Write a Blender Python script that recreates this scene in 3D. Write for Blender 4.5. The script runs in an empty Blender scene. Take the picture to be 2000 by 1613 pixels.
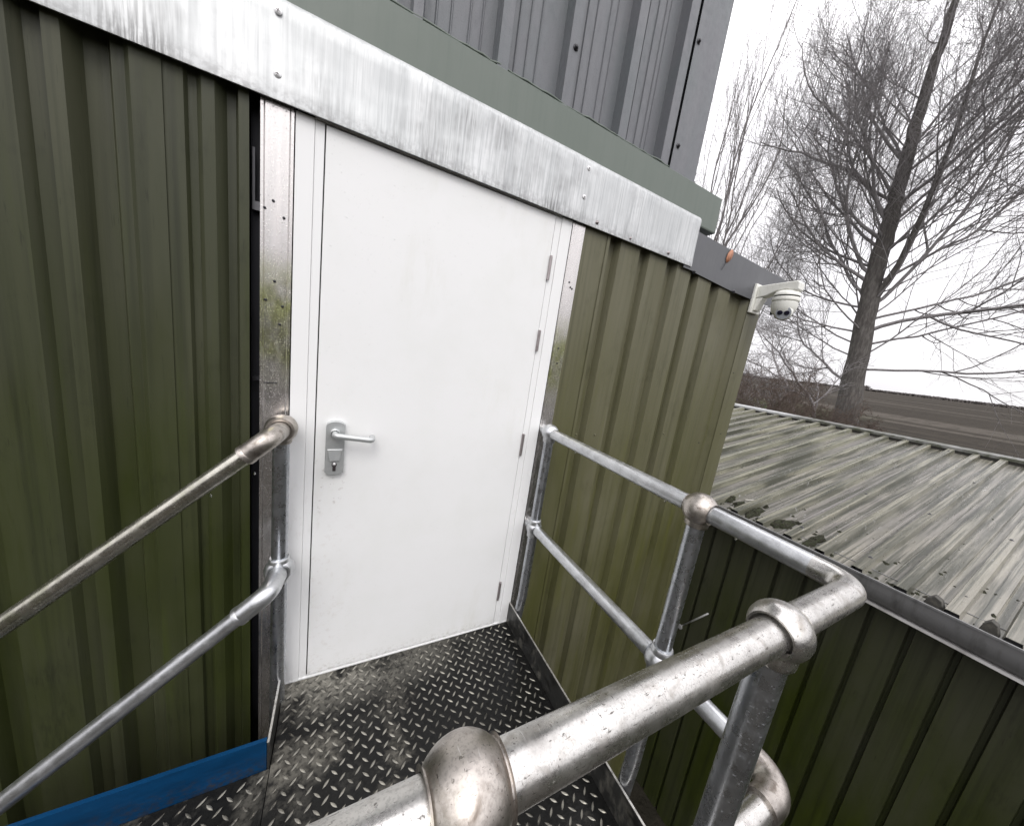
import bpy, math, random
import numpy as np
from mathutils import Vector, Matrix
R=math.radians
S=bpy.context.scene
COL=S.collection
# ---------------------------------------------------------------- camera
cam=bpy.data.cameras.new('camera'); co=bpy.data.objects.new('camera',cam); COL.objects.link(co)
cam.sensor_width=36.0; cam.lens=637.04/2000*36; cam.clip_start=0.02; cam.clip_end=3000
yaw,pitch,roll=0.493824,-0.1819075,0.146409
ca,sa,cb,sb,cc,sc=math.cos(yaw),math.sin(yaw),math.cos(pitch),math.sin(pitch),math.cos(roll),math.sin(roll)
fwd=Vector((sa*cb,ca*cb,sb)); rt=Vector((ca,-sa,0)); up=rt.cross(fwd)
r2=cc*rt+sc*up; u2=-sc*rt+cc*up
EYE=Vector((0,-1.32,1.45))
co.matrix_world=Matrix.Translation(EYE)@Matrix((r2,u2,-fwd)).transposed().to_4x4()
S.camera=co
# ---------------------------------------------------------------- world, sun, exposure (overcast winter day)
SUN_EL,SUN_AZ=R(48),R(200)
w=bpy.data.worlds.new('World'); S.world=w; w.use_nodes=True
nt=w.node_tree; nt.nodes.clear()
sky=nt.nodes.new('ShaderNodeTexSky'); sky.sky_type='NISHITA'; sky.sun_disc=False
sky.sun_elevation=SUN_EL; sky.sun_rotation=SUN_AZ; sky.air_density=1.0; sky.dust_density=3.0
hs=nt.nodes.new('ShaderNodeHueSaturation'); hs.inputs['Saturation'].default_value=0.25; hs.inputs['Value'].default_value=1.6
tc=nt.nodes.new('ShaderNodeTexCoord'); mp=nt.nodes.new('ShaderNodeMapping'); mp.inputs['Scale'].default_value=(1.5,1.5,4)
nz=nt.nodes.new('ShaderNodeTexNoise'); nz.inputs['Scale'].default_value=1.2; nz.inputs['Detail'].default_value=5
rp=nt.nodes.new('ShaderNodeValToRGB'); rp.color_ramp.elements[0].position=.3; rp.color_ramp.elements[1].position=.7
rp.color_ramp.elements[0].color=(.84,.82,.86,1); rp.color_ramp.elements[1].color=(1,.98,1,1)
ml=nt.nodes.new('ShaderNodeMix'); ml.data_type='RGBA'; ml.blend_type='MULTIPLY'; ml.inputs[0].default_value=1
sx=nt.nodes.new('ShaderNodeSeparateXYZ'); nt.links.new(tc.outputs['Generated'],sx.inputs[0])
cie=nt.nodes.new('ShaderNodeMapRange'); cie.inputs[1].default_value=0; cie.inputs[2].default_value=1; cie.inputs[3].default_value=9.2; cie.inputs[4].default_value=26.5
nt.links.new(sx.outputs[2],cie.inputs[0]); nt.links.new(cie.outputs[0],ml.inputs[7])   # overcast sky: brighter overhead than at the horizon
mx=nt.nodes.new('ShaderNodeMix'); mx.data_type='RGBA'; mx.inputs[0].default_value=.86
bg=nt.nodes.new('ShaderNodeBackground'); bg.inputs['Strength'].default_value=.10
ou=nt.nodes.new('ShaderNodeOutputWorld')
L=nt.links.new
L(sky.outputs[0],hs.inputs['Color']); L(tc.outputs['Generated'],mp.inputs[0]); L(mp.outputs[0],nz.inputs['Vector']); L(nz.outputs['Fac'],rp.inputs[0])
L(rp.outputs[0],ml.inputs[6]); L(hs.outputs[0],mx.inputs[6]); L(ml.outputs[2],mx.inputs[7]); L(mx.outputs[2],bg.inputs[0]); L(bg.outputs[0],ou.inputs[0])
sd=bpy.data.lights.new('sun','SUN'); sd.energy=.9; sd.angle=R(25); sd.color=(1,.97,.93)
so=bpy.data.objects.new('sun',sd); COL.objects.link(so)
sdir=Vector((math.sin(SUN_AZ)*math.cos(SUN_EL),math.cos(SUN_AZ)*math.cos(SUN_EL),math.sin(SUN_EL)))
so.rotation_euler=sdir.to_track_quat('Z','Y').to_euler(); so.location=(0,-4,12)
S.view_settings.view_transform='Standard'; S.view_settings.look='None'; S.view_settings.gamma=1
S.view_settings.exposure=0.24; S.view_settings.use_curve_mapping=False
S.cycles.max_bounces=6; S.cycles.use_denoising=True
try: S.cycles.denoiser='OPENIMAGEDENOISE'
except Exception: pass

# ---------------------------------------------------------------- materials
def sr(r,g,b):
    f=lambda v:(v/255/12.92) if v/255<=.04045 else ((v/255+.055)/1.055)**2.4
    return (f(r),f(g),f(b),1)
class Mat:
    def __init__(s,name,base,rough=.5,metal=0,spec=.5):
        s.m=bpy.data.materials.new(name); s.m.use_nodes=True; s.t=s.m.node_tree
        s.p=s.t.nodes['Principled BSDF']; s.p.inputs['Roughness'].default_value=rough; s.p.inputs['Metallic'].default_value=metal
        s.p.inputs['Specular IOR Level'].default_value=spec
        s.g=s.n('ShaderNodeNewGeometry'); s.c=None; s.base=base if len(base)==4 else (*base,1); s.p.inputs['Base Color'].default_value=s.base
        s.bump_=None; s.rbase=rough; s.rnode=None
    def n(s,t): return s.t.nodes.new(t)
    def l(s,a,b): s.t.links.new(a,b)
    def noise(s,scale,lo,hi,detail=4,nscale=1.0,rot=(0,0,0),off=0,dist=0):
        m=s.n('ShaderNodeMapping'); m.inputs['Scale'].default_value=scale; m.inputs['Rotation'].default_value=rot; m.inputs['Location'].default_value=(off,off*.7,off*.3)
        x=s.n('ShaderNodeTexNoise'); x.inputs['Scale'].default_value=nscale; x.inputs['Detail'].default_value=detail; x.inputs['Roughness'].default_value=.6; x.inputs['Distortion'].default_value=dist
        r=s.n('ShaderNodeMapRange'); r.inputs[1].default_value=lo; r.inputs[2].default_value=hi
        s.l(s.g.outputs['Position'],m.inputs[0]); s.l(m.outputs[0],x.inputs['Vector']); s.l(x.outputs['Fac'],r.inputs[0]); return r.outputs[0]
    def stripe(s,axis,period,off,lo,hi):
        q=s.n('ShaderNodeSeparateXYZ'); s.l(s.g.outputs['Position'],q.inputs[0])
        a=s.n('ShaderNodeMath'); a.operation='SUBTRACT'; s.l(q.outputs[axis],a.inputs[0]); a.inputs[1].default_value=off
        b=s.n('ShaderNodeMath'); b.operation='FLOORED_MODULO'; s.l(a.outputs[0],b.inputs[0]); b.inputs[1].default_value=period
        c=s.n('ShaderNodeMath'); c.operation='GREATER_THAN'; s.l(b.outputs[0],c.inputs[0]); c.inputs[1].default_value=lo
        d=s.n('ShaderNodeMath'); d.operation='LESS_THAN'; s.l(b.outputs[0],d.inputs[0]); d.inputs[1].default_value=hi
        return s.mul(c.outputs[0],d.outputs[0])
    def grad(s,axis,a,b):
        q=s.n('ShaderNodeSeparateXYZ'); r=s.n('ShaderNodeMapRange'); r.inputs[1].default_value=a; r.inputs[2].default_value=b
        s.l(s.g.outputs['Position'],q.inputs[0]); s.l(q.outputs[axis],r.inputs[0]); return r.outputs[0]
    def mul(s,a,b):
        q=s.n('ShaderNodeMath'); q.operation='MULTIPLY'
        s.l(a,q.inputs[0])
        if isinstance(b,(int,float)): q.inputs[1].default_value=b
        else: s.l(b,q.inputs[1])
        return q.outputs[0]
    def over(s,col,mask,amt=1.0):
        if amt!=1: mask=s.mul(mask,amt)
        x=s.n('ShaderNodeMix'); x.data_type='RGBA'
        if s.c is None: x.inputs[6].default_value=s.base
        else: s.l(s.c,x.inputs[6])
        x.inputs[7].default_value=col if len(col)==4 else (*col,1)
        s.l(mask,x.inputs[0]); s.c=x.outputs[2]; s.l(s.c,s.p.inputs['Base Color']); return s
    def rough(s,val,mask):
        x=s.n('ShaderNodeMix'); x.data_type='FLOAT'; x.inputs[3].default_value=val
        if s.rnode is None: x.inputs[2].default_value=s.rbase
        else: s.l(s.rnode,x.inputs[2])
        s.l(mask,x.inputs[0]); s.rnode=x.outputs[0]; s.l(s.rnode,s.p.inputs['Roughness']); return s
    def metal(s,a,b,mask):
        x=s.n('ShaderNodeMix'); x.data_type='FLOAT'; x.inputs[2].default_value=a; x.inputs[3].default_value=b
        s.l(mask,x.inputs[0]); s.l(x.outputs[0],s.p.inputs['Metallic']); return s
    def bump(s,h,strength=.3,dist=.002):
        b=s.n('ShaderNodeBump'); b.inputs['Strength'].default_value=strength; b.inputs['Distance'].default_value=dist
        s.l(h,b.inputs['Height'])
        if s.bump_ is not None: s.l(s.bump_,b.inputs['Normal'])
        s.bump_=b.outputs[0]; s.l(s.bump_,s.p.inputs['Normal']); return s

# right hand olive cladding, wet and slightly chalky
def cladmat(name,base,dark,alg,pale,al=.6,sp=.32,algtop=1.7,algbot=.6):
    m=Mat(name,base,.40,0,sp)
    m.over(pale,m.noise((9,9,.9),.35,.75,5),.5)
    m.over(alg,m.mul(m.noise((2.6,2.6,.9),.30,.62,5,off=7),m.grad(2,algtop,algbot)),al)
    m.over(dark,m.noise((34,34,.6),.50,.74,5,off=3),.55)
    m.over(tuple(min(1,c*1.5) for c in alg),m.mul(m.noise((20,20,1.6),.55,.72,6,off=27),m.grad(2,algtop+.3,algbot)),.6)
    m.over(dark,m.mul(m.noise((7,7,5),.55,.75,7,off=19),m.noise((120,120,20),.4,.6,4,off=2)),.5)
    m.over(dark,m.noise((160,160,12),.66,.75,2,off=9),.4)
    m.rough(.62,m.noise((12,12,2),.35,.7,4,off=5)); m.rough(.24,m.noise((60,60,4),.6,.8,3,off=1))
    m.bump(m.noise((3,3,.8),.2,.8,3,off=4),.30,.007).bump(m.noise((220,220,90),.3,.8,2),.12,.0006)
    return m.m
CR=cladmat('olive_cladding_paint',(.108,.104,.062),(.042,.042,.019),(.064,.066,.016),(.165,.158,.108),.85,.34)
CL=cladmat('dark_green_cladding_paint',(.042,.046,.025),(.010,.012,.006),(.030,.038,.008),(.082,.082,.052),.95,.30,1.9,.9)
CN=cladmat('mossy_green_cladding_paint',(.042,.044,.028),(.009,.010,.006),(.026,.034,.005),(.068,.068,.046),1.0,.28,.45,-.2)
m=Mat('grey_cladding_paint',(.135,.140,.152),.36)
m.over((.175,.18,.19),m.noise((14,14,1.2),.4,.75,5),.5); m.over((.11,.135,.138),m.noise((8,8,3),.45,.75,5,off=3),.6)
m.over((.06,.062,.075),m.noise((320,320,260),.60,.72,3,off=3),.55); m.rough(.6,m.noise((60,60,30),.4,.7)).bump(m.noise((260,260,170),.3,.8,3),.3,.001)
CG=m.m
m=Mat('green_grey_flashing_paint',(.115,.140,.118),.5)
m.over((.14,.162,.142),m.noise((12,12,1.5),.4,.75,5),.5); m.over((.085,.115,.095),m.noise((50,50,3),.5,.8,4,off=2),.45); m.bump(m.noise((5,5,5),.2,.8),.2,.004)
FG=m.m
m=Mat('dark_grey_flashing_paint',(.083,.086,.094),.42)
m.over((.11,.115,.12),m.noise((6,6,6),.4,.75,5),.5); m.over((.06,.065,.062),m.noise((40,40,4),.5,.8,4,off=2),.4); m.bump(m.noise((4,4,4),.2,.8),.15,.004)
FD=m.m
# dull zinc with water streaks
m=Mat('streaked_zinc_sheet',(.52,.535,.535),.46,.5)
m.over((.70,.71,.71),m.noise((6,6,2),.4,.7,4,off=2),.8)
m.over((.36,.375,.38),m.mul(m.noise((170,170,4),.46,.66,3),m.grad(0,-.6,.35)),.65); m.over((.44,.455,.46),m.noise((14,14,3),.45,.75,7,off=30),.5)
m.over((.22,.22,.22),m.mul(m.noise((3.2,3,4),.56,.72,4,off=12),m.noise((140,140,5),.4,.6,4,off=5)),.8)
m.over((.45,.47,.47),m.noise((25,25,40),.55,.75,6,off=8),.4)
m.over((.15,.15,.15),m.mul(m.mul(m.grad(2,2.19,2.06),m.noise((5,5,1),.50,.62,6,off=4.4)),m.noise((150,150,7),.42,.60,5,off=15)),.85)
m.over((.25,.25,.25),m.mul(m.grad(2,2.10,2.052),m.noise((60,60,60),.42,.62,6,off=3)),.6); m.over((.26,.27,.27),m.mul(m.grad(2,2.25,2.31),m.noise((30,30,30),.35,.65,6,off=5)),.6)
m.rough(.62,m.noise((90,90,2.5),.4,.7,4,off=6)); m.bump(m.noise((2.2,2.2,3),.2,.8,3),.35,.012).bump(m.noise((110,110,3),.3,.8,3),.12,.001)
ZS=m.m
m=Mat('bright_wet_zinc_channel',(.62,.595,.58),.20,.9)
m.over((.46,.46,.45),m.noise((40,40,1.5),.4,.8,4),.5)
m.over((.34,.36,.14),m.mul(m.mul(m.grad(2,1.66,1.50),m.grad(2,1.20,1.34)),m.noise((14,14,9),.25,.6,4)),.85)
m.over((.10,.11,.09),m.mul(m.noise((30,30,8),.5,.7,5,off=4),m.grad(2,1.5,.2)),.6)
m.over((.12,.12,.12),m.noise((190,190,150),.68,.74,2,off=4),.75)
m.rough(.32,m.noise((60,60,14),.4,.7,4,off=6)); m.bump(m.noise((260,260,200),.60,.72,2,off=3),.5,.001).bump(m.noise((7,7,2),.2,.8,3),.2,.004)
ZC=m.m
# galvanised tube
def tubemat(name,base,dirt,alg,amt,rough=.3,speck=1.0):
    m=Mat(name,base,rough,.95)
    m.over(tuple(c*.74 for c in base),m.noise((16,16,16),.38,.66,9,dist=.6),.7)
    m.over(dirt,m.noise((34,34,34),.52,.70,12,off=3,dist=.5),amt)
    m.over(tuple(c*.45 for c in dirt),m.noise((11,11,11),.56,.70,12,off=13,dist=.3),amt*.8)
    m.over(tuple(c*.5 for c in base),m.noise((420,420,420),.50,.62,4,off=23),.45*speck)
    m.over((.045,.038,.032),m.noise((130,130,260),.63,.69,5,off=6),.8*speck)
    m.over((.045,.038,.032),m.noise((70,420,420),.655,.70,3,off=16),.8*speck)
    m.over((.05,.04,.035),m.noise((500,90,300),.665,.71,3,off=36),.8*speck)
    m.over((.92,.92,.92),m.noise((420,50,50),.66,.74,3,off=8),.45)
    if alg: m.over((.16,.19,.055),m.noise((14,14,14),.50,.66,5,off=9),alg)
    m.metal(.95,.45,m.noise((130,130,260),.62,.69,5,off=6))
    m.rough(rough+.14,m.noise((34,34,34),.42,.66,8,off=2)); m.rough(rough+.26,m.noise((34,34,34),.56,.74,10,off=3,dist=.5))
    m.bump(m.noise((260,260,260),.3,.8,6),.16,.0004).bump(m.noise((14,14,14),.25,.75,3,off=4),.06,.0012)
    return m.m
TB=tubemat('galvanised_tube',(.68,.695,.71),(.36,.365,.37),0,.4,.30,.45)
TO=tubemat('handled_galvanised_tube',(.66,.645,.615),(.22,.19,.16),0,.62,.24,1.0)
TF=tubemat('worn_cast_fitting',(.52,.48,.44),(.155,.125,.10),.15,.85,.31,1.0)
TL=tubemat('stair_rail_tube',(.62,.60,.53),(.24,.23,.17),.4,.4,.2,.6)
TD=tubemat('post_tube',(.50,.52,.55),(.30,.31,.33),0,.35,.25,.12)
m=Mat('white_door_paint',(.80,.805,.80),.32)
m.over((.76,.77,.75),m.noise((4,4,4),.45,.7,4),.6)
m.over((.55,.50,.46),m.mul(m.noise((45,45,45),.56,.72,6,off=2),m.mul(m.grad(2,1.0,.55),m.grad(0,.12,-.05))),.35)
m.over((.45,.44,.42),m.mul(m.noise((60,60,60),.55,.75,6,off=3),m.grad(2,.10,.0)),.35)
m.over((.66,.66,.60),m.mul(m.noise((3,3,2),.52,.68,8,off=8),m.noise((26,26,5),.4,.65,5,off=1)),.45)
m.over((.42,.38,.36),m.mul(m.noise((60,60,60),.60,.70,6,off=2),m.mul(m.mul(m.grad(2,1.0,.93),m.grad(2,.72,.82)),m.mul(m.grad(0,.06,-.02),m.grad(0,-.09,-.06)))),.8)
m.over((.40,.38,.33),m.mul(m.noise((50,50,90),.50,.66,6,off=13),m.grad(2,.055,.012)),.7)
m.bump(m.noise((150,150,150),.69,.73,2,off=3),.8,.0015).bump(m.noise((2,2,2),.2,.8),.12,.004); m.rough(.10,m.noise((150,150,150),.69,.73,2,off=3))
WD=m.m
m=Mat('white_frame_paint',(.81,.815,.81),.34)
m.over((.60,.585,.56),m.mul(m.noise((70,70,30),.52,.7,6,off=2),m.mul(m.grad(2,.95,.7),m.grad(2,.55,.72))),.45)
m.over((.5,.5,.48),m.mul(m.noise((60,60,25),.5,.75,6,off=6),m.grad(2,.14,.0)),.4)
WF=m.m
m=Mat('satin_silver_handle',(.50,.52,.52),.38,.55); m.over((.62,.63,.62),m.noise((60,60,60),.4,.7),.4); HS=m.m
m=Mat('dark_lock_metal',(.09,.075,.08),.3,.6); LK=m.m
m=Mat('hinge_steel',(.33,.30,.30),.4,.7); m.over((.2,.17,.16),m.noise((80,80,30),.45,.7),.5); HG=m.m
m=Mat('black_screw',(.03,.03,.035),.35,.3); BS=m.m
m=Mat('zinc_screw',(.66,.66,.66),.35,.6); m.over((.3,.3,.3),m.noise((400,400,400),.5,.6),.4); SZ=m.m
# wet chequer plate
m=Mat('wet_chequer_plate',(.010,.010,.0095),.24,0,.16)
dirt=m.noise((4.2,4.2,4.2),.575,.66,10,off=2.3,dist=.25)
m.over((.070,.066,.056),dirt,.65); m.over((.15,.142,.12),m.mul(dirt,m.noise((38,38,38),.42,.70,5,off=4)),.8)
nearwall=m.mul(m.grad(1,-.20,-.06),m.noise((5,5,5),.40,.50,9,off=1.2)); leftw=m.mul(m.mul(m.grad(0,.20,-.08),m.grad(1,-.75,-.25)),m.noise((9,9,9),.48,.60,10,off=5.1)); m.over((.11,.105,.09),leftw,.7); m.over((.20,.192,.165),m.mul(nearwall,m.grad(0,.75,.05)),.85)
m.over((.006,.006,.006),m.noise((70,70,70),.47,.62,8,off=11),.75)
m.rough(.6,dirt).rough(.7,nearwall).rough(.12,m.noise((12,12,12),.5,.62,4,off=4)); m.bump(m.noise((110,110,110),.3,.8,5),.25,.0012)
DK=m.m
m=Mat('worn_plate_lozenge',(.27,.26,.225),.30,.5,.4)
m.over((.022,.021,.018),m.noise((5,5,5),.44,.60,5,off=8.2),.9); m.over((.42,.39,.32),m.noise((150,150,150),.5,.7),.5); m.rough(.5,m.noise((60,60,60),.4,.7))
LZ=m.m
m=Mat('grimy_kick_plate',(.035,.035,.033),.3,.35)
m.over((.20,.19,.16),m.noise((25,25,9),.52,.72,6),.7); m.over((.007,.007,.006),m.noise((13,13,30),.5,.66,5,off=3),.85); m.rough(.6,m.noise((20,20,20),.4,.7))
KP=m.m
m=Mat('scraped_steel_edge',(.45,.44,.41),.35,.7); m.over((.07,.065,.055),m.noise((60,60,60),.5,.68,5),.7); KE=m.m
m=Mat('blue_stringer_paint',(.0015,.036,.100),.45,0,.15)
m.over((.003,.03,.085),m.noise((9,9,9),.4,.7,5),.6); m.over((.02,.02,.022),m.mul(m.noise((50,50,50),.45,.68,6,off=2),m.grad(2,.07,.0)),.9); m.over((.005,.05,.125),m.noise((30,30,30),.58,.75,4,off=5),.35); m.over((.035,.033,.03),m.mul(m.noise((45,45,90),.50,.62,9,off=9),m.grad(2,.085,.0)),.85); m.over((.0,.016,.045),m.noise((5,5,20),.45,.65,7,off=31),.6); m.bump(m.noise((90,90,90),.3,.8),.2,.001)
BL=m.m
# weathered roof sheets: pale, lichen and black run-off along the ribs
m=Mat('weathered_roof_paint',(.215,.204,.166),.30)
m.over((.195,.184,.16),m.noise((.9,.9,1),.42,.62,4,off=3),.7)
pan=m.stripe(1,.155,-6.78+.098,0,.094); m.over((.165,.155,.145),m.mul(pan,m.mul(m.grad(1,-1.5,-.5),m.noise((2,6,2),.30,.55,5,off=21))),.95)
m.over((.215,.215,.155),m.mul(m.stripe(1,.155,-6.78+.03,0,.068),m.grad(1,-1.2,.2)),.75)
m.over((.31,.292,.235),m.noise((1.6,9,1),.48,.7,5,off=5),.55)
m.over((.048,.050,.036),m.mul(m.noise((.9,26,1),.44,.56,7),m.noise((.8,1.2,1),.32,.50,4,off=9)),.92)
m.over((.05,.052,.038),m.noise((1.1,75,1),.49,.58,9,off=13),.75); m.over((.36,.34,.285),m.mul(m.noise((1.2,46,2),.55,.66,6,off=17),m.grad(1,-.4,-1.4)),.6)
m.over((.035,.033,.028),m.noise((60,90,60),.68,.75,5,off=2),.8)
m.over((.5,.5,.5),m.mul(m.noise((25,90,20),.62,.72,4,off=6),m.noise((1.2,1.2,1),.45,.6,3,off=1)),.7)
m.rough(.22,m.noise((3,18,3),.5,.7,5,off=6)); m.bump(m.noise((10,60,10),.3,.8,6),.3,.002)
RF=m.m
m=Mat('pale_ridge_flashing',(.45,.46,.46),.4,.2); m.over((.15,.15,.14),m.grad(1,1.0,.6),.9); m.over((.06,.065,.04),m.mul(m.noise((12,12,12),.42,.58,6),m.grad(1,1.0,.6)),.9); m.over((.2,.2,.18),m.noise((9,9,9),.5,.7,5,off=3),.5); RFL=m.m
m=Mat('grey_gutter_plastic',(.17,.17,.172),.30); m.over((.20,.20,.20),m.noise((3,3,3),.4,.7,5),.5); m.over((.05,.05,.045),m.noise((6,30,6),.5,.7,6,off=3),.5); GU=m.m
m=Mat('pale_gutter_lip',(.42,.41,.40),.4); m.over((.15,.14,.13),m.noise((8,8,8),.5,.7,5),.6); GL=m.m
m=Mat('dark_foam_filler',(.05,.048,.042),.85); m.over((.12,.11,.09),m.noise((50,50,50),.5,.7),.6); FO=m.m
m=Mat('moss',(.030,.036,.012),.95); m.over((.02,.014,.01),m.noise((70,70,70),.45,.6,5),.85); m.bump(m.noise((200,200,200),.2,.8,4),1,.01); MO=m.m
m=Mat('dead_leaf',(.40,.17,.09),.55); m.over((.22,.09,.05),m.noise((90,90,90),.5,.7,4),.5); LF=m.m
m=Mat('bleached_twig',(.55,.53,.48),.7); TW=m.m
m=Mat('camera_white_plastic',(.76,.76,.71),.35); m.over((.45,.46,.38),m.noise((40,40,15),.55,.72,5),.45); CW=m.m
m=Mat('camera_grey_face',(.33,.35,.38),.35); CF=m.m
m=Mat('lens_glass',(.012,.012,.025),.08); LG=m.m
m=Mat('rubber_seam',(.05,.05,.045),.6); RS=m.m
m=Mat('dark_cavity_steel',(.035,.035,.042),.5,.3); m.over((.012,.012,.012),m.noise((25,25,3),.45,.65,5),.8); DC=m.m
m=Mat('cavity_rail',(.16,.16,.17),.45,.4); CVR=m.m
def bark(name,a,b):
    m=Mat(name,a,.9); m.over(b,m.noise((12,12,3),.42,.66,5),.8); m.bump(m.noise((22,22,4),.3,.7,5),.9,.04); return m.m
BK=bark('ash_bark',(.075,.068,.062),(.16,.15,.138)); BK2=bark('twig_bark_with_glare',(.25,.235,.235),(.34,.325,.33)); BK3=bark('hawthorn_bark',(.10,.072,.058),(.16,.125,.10)); BK4=bark('poplar_bark_with_haze',(.20,.185,.185),(.28,.265,.26))  # twig and poplar barks lightened to paint in sky glare and haze
m=Mat('field_soil_grass_and_yard_shade',(.024,.0195,.014),.95,0,.1)
m.over((.040,.034,.026),m.noise((.30,.018,.1),.42,.60,6,rot=(0,0,R(7))),.85)
m.over((.018,.015,.011),m.noise((.75,.03,.1),.48,.62,6,rot=(0,0,R(7)),off=5),.6)
m.over((.075,.066,.055),m.noise((.12,.008,.1),.57,.60,3,rot=(0,0,R(10)),off=9),.8); m.over((.018,.015,.011),m.noise((.5,1.6,1),.50,.68,8,rot=(0,0,R(8)),off=2),.7)
gr=m.mul(m.grad(0,46,26),m.grad(1,8,15)); m.over((.075,.115,.030),gr,.9)
near=m.grad(0,16,10); m.over((.022,.020,.015),near,1.0); m.over((.04,.034,.025),m.mul(near,m.noise((1,1,1),.45,.6,6)),.8)  # yard soil coloured extra dark to paint in deep shade between the walls
m.bump(m.noise((1.5,1.5,1.5),.3,.8,6),.6,.12)
GM=m.m
m=Mat('far_hedge',(.06,.052,.048),.95); m.over((.09,.08,.075),m.noise((.6,.6,.6),.4,.6,5),.7); HM=m.m

# ---------------------------------------------------------------- object helpers
def link(o): COL.objects.link(o); return o
def mesh(name,v,f,mt=None,smooth=False,fm=None,mats=None):
    me=bpy.data.meshes.new(name); me.from_pydata([tuple(p) for p in v],[],f); 
    for q in (mats or [mt]): me.materials.append(q)
    if smooth: me.polygons.foreach_set('use_smooth',[True]*len(me.polygons))
    if fm: me.polygons.foreach_set('material_index',fm)
    me.update(); return me
def tag(o,label,cat,group=None):
    o['label']=label; o['category']=cat
    if group: o['group']=group
    return o
def root(name,loc,label,cat,group=None):
    o=link(bpy.data.objects.new(name,None)); o.location=loc; o.empty_display_size=.1; return tag(o,label,cat,group)
WL={}
def wloc(o):
    v=Vector((0,0,0))
    while o is not None: v+=Vector(o.location); o=o.parent
    return v
def part(name,v,f,mt,parent=None,smooth=False,auto=None,bevel=0,fm=None,mats=None):
    """mesh from world coordinates, stored relative to its parent"""
    off=wloc(parent) if parent else Vector((0,0,0))
    c=Vector((0,0,0))
    me=mesh(name,[Vector(p)-off for p in v],f,mt,smooth,fm,mats)
    o=link(bpy.data.objects.new(name,me)); o.parent=parent
    if auto is not None:
        try: me.set_sharp_from_angle(angle=R(auto))
        except Exception: pass
    if bevel:
        b=o.modifiers.new('bevel','BEVEL'); b.width=bevel; b.segments=2; b.limit_method='ANGLE'; b.angle_limit=R(40)
    return o
def inst(name,me,loc,parent,rot=None,scale=None):
    o=link(bpy.data.objects.new(name,me)); o.parent=parent
    o.location=Vector(loc)-(wloc(parent) if parent else Vector((0,0,0)))
    if rot is not None: o.rotation_euler=rot
    if scale is not None: o.scale=scale
    return o
def boxvf(x0,x1,y0,y1,z0,z1):
    v=[(x,y,z) for x in (x0,x1) for y in (y0,y1) for z in (z0,z1)]
    f=[(0,1,3,2),(4,6,7,5),(0,4,5,1),(2,3,7,6),(0,2,6,4),(1,5,7,3)]
    return v,f
def join(*vf):
    V=[];F=[]
    for v,f in vf:
        n=len(V); V+=list(v); F+=[tuple(i+n for i in q) for q in f]
    return V,F
def prism(poly,axis,a,b):
    """closed polygon (2-D) extruded along an axis"""
    def P(u,v,w): return {0:(w,u,v),1:(u,w,v),2:(u,v,w)}[axis]
    n=len(poly); V=[P(u,v,a) for u,v in poly]+[P(u,v,b) for u,v in poly]
    F=[(i,(i+1)%n,n+(i+1)%n,n+i) for i in range(n)]+[tuple(range(n))[::-1],tuple(range(n,2*n))]
    return V,F
def sheet(line,th,axis,a,b,out):
    """thin folded sheet: open polyline given thickness, extruded"""
    back=[(u+out[0]*th,v+out[1]*th) for u,v in line]
    return prism(list(line)+back[::-1],axis,a,b)
def frames(path):
    P=[Vector(p) for p in path]; T=[]
    for i in range(len(P)):
        t=(P[min(i+1,len(P)-1)]-P[max(i-1,0)]).normalized(); T.append(t)
    n=T[0].orthogonal().normalized(); N=[n]
    for i in range(1,len(P)):
        q=T[i-1].rotation_difference(T[i]); n=(q@n); n=(n-n.dot(T[i])*T[i]).normalized(); N.append(n)
    return P,T,N
def tube(path,r,sides=24,cap=True):
    P,T,N=frames(path); V=[];F=[]
    rr=r if isinstance(r,(list,tuple)) else [r]*len(P)
    for p,t,n,q in zip(P,T,N,rr):
        b=t.cross(n)
        for k in range(sides):
            a=2*math.pi*k/sides; V.append(p+q*(math.cos(a)*n+math.sin(a)*b))
    for i in range(len(P)-1):
        for k in range(sides):
            k2=(k+1)%sides; F.append((i*sides+k,i*sides+k2,(i+1)*sides+k2,(i+1)*sides+k))
    if cap: F.append(tuple(range(sides))[::-1]); F.append(tuple((len(P)-1)*sides+k for k in range(sides)))
    return V,F
def lathe(prof,origin,axis,sides=32):
    """prof: (radius, distance along axis)"""
    o=Vector(origin); t=Vector(axis).normalized(); n=t.orthogonal().normalized(); b=t.cross(n); V=[];F=[]
    for r,h in prof:
        for k in range(sides):
            a=2*math.pi*k/sides; V.append(o+t*h+r*(math.cos(a)*n+math.sin(a)*b))
    for i in range(len(prof)-1):
        for k in range(sides):
            k2=(k+1)%sides; F.append((i*sides+k,i*sides+k2,(i+1)*sides+k2,(i+1)*sides+k))
    return V,F
def arc(c,a,b,n=10):
    """rounded corner: from point a towards b around corner c (quadratic)"""
    a,b,c=Vector(a),Vector(b),Vector(c); out=[]
    for i in range(n+1):
        t=i/n; out.append((1-t)**2*a+2*t*(1-t)*c+t*t*b)
    return out
def bend(pts,rad,n=10):
    P=[Vector(p) for p in pts]; out=[P[0]]
    for i in range(1,len(P)-1):
        d1=(P[i-1]-P[i]).normalized(); d2=(P[i+1]-P[i]).normalized()
        out+=arc(P[i],P[i]+d1*rad,P[i]+d2*rad,n)
    out.append(P[-1]); return out

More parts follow.
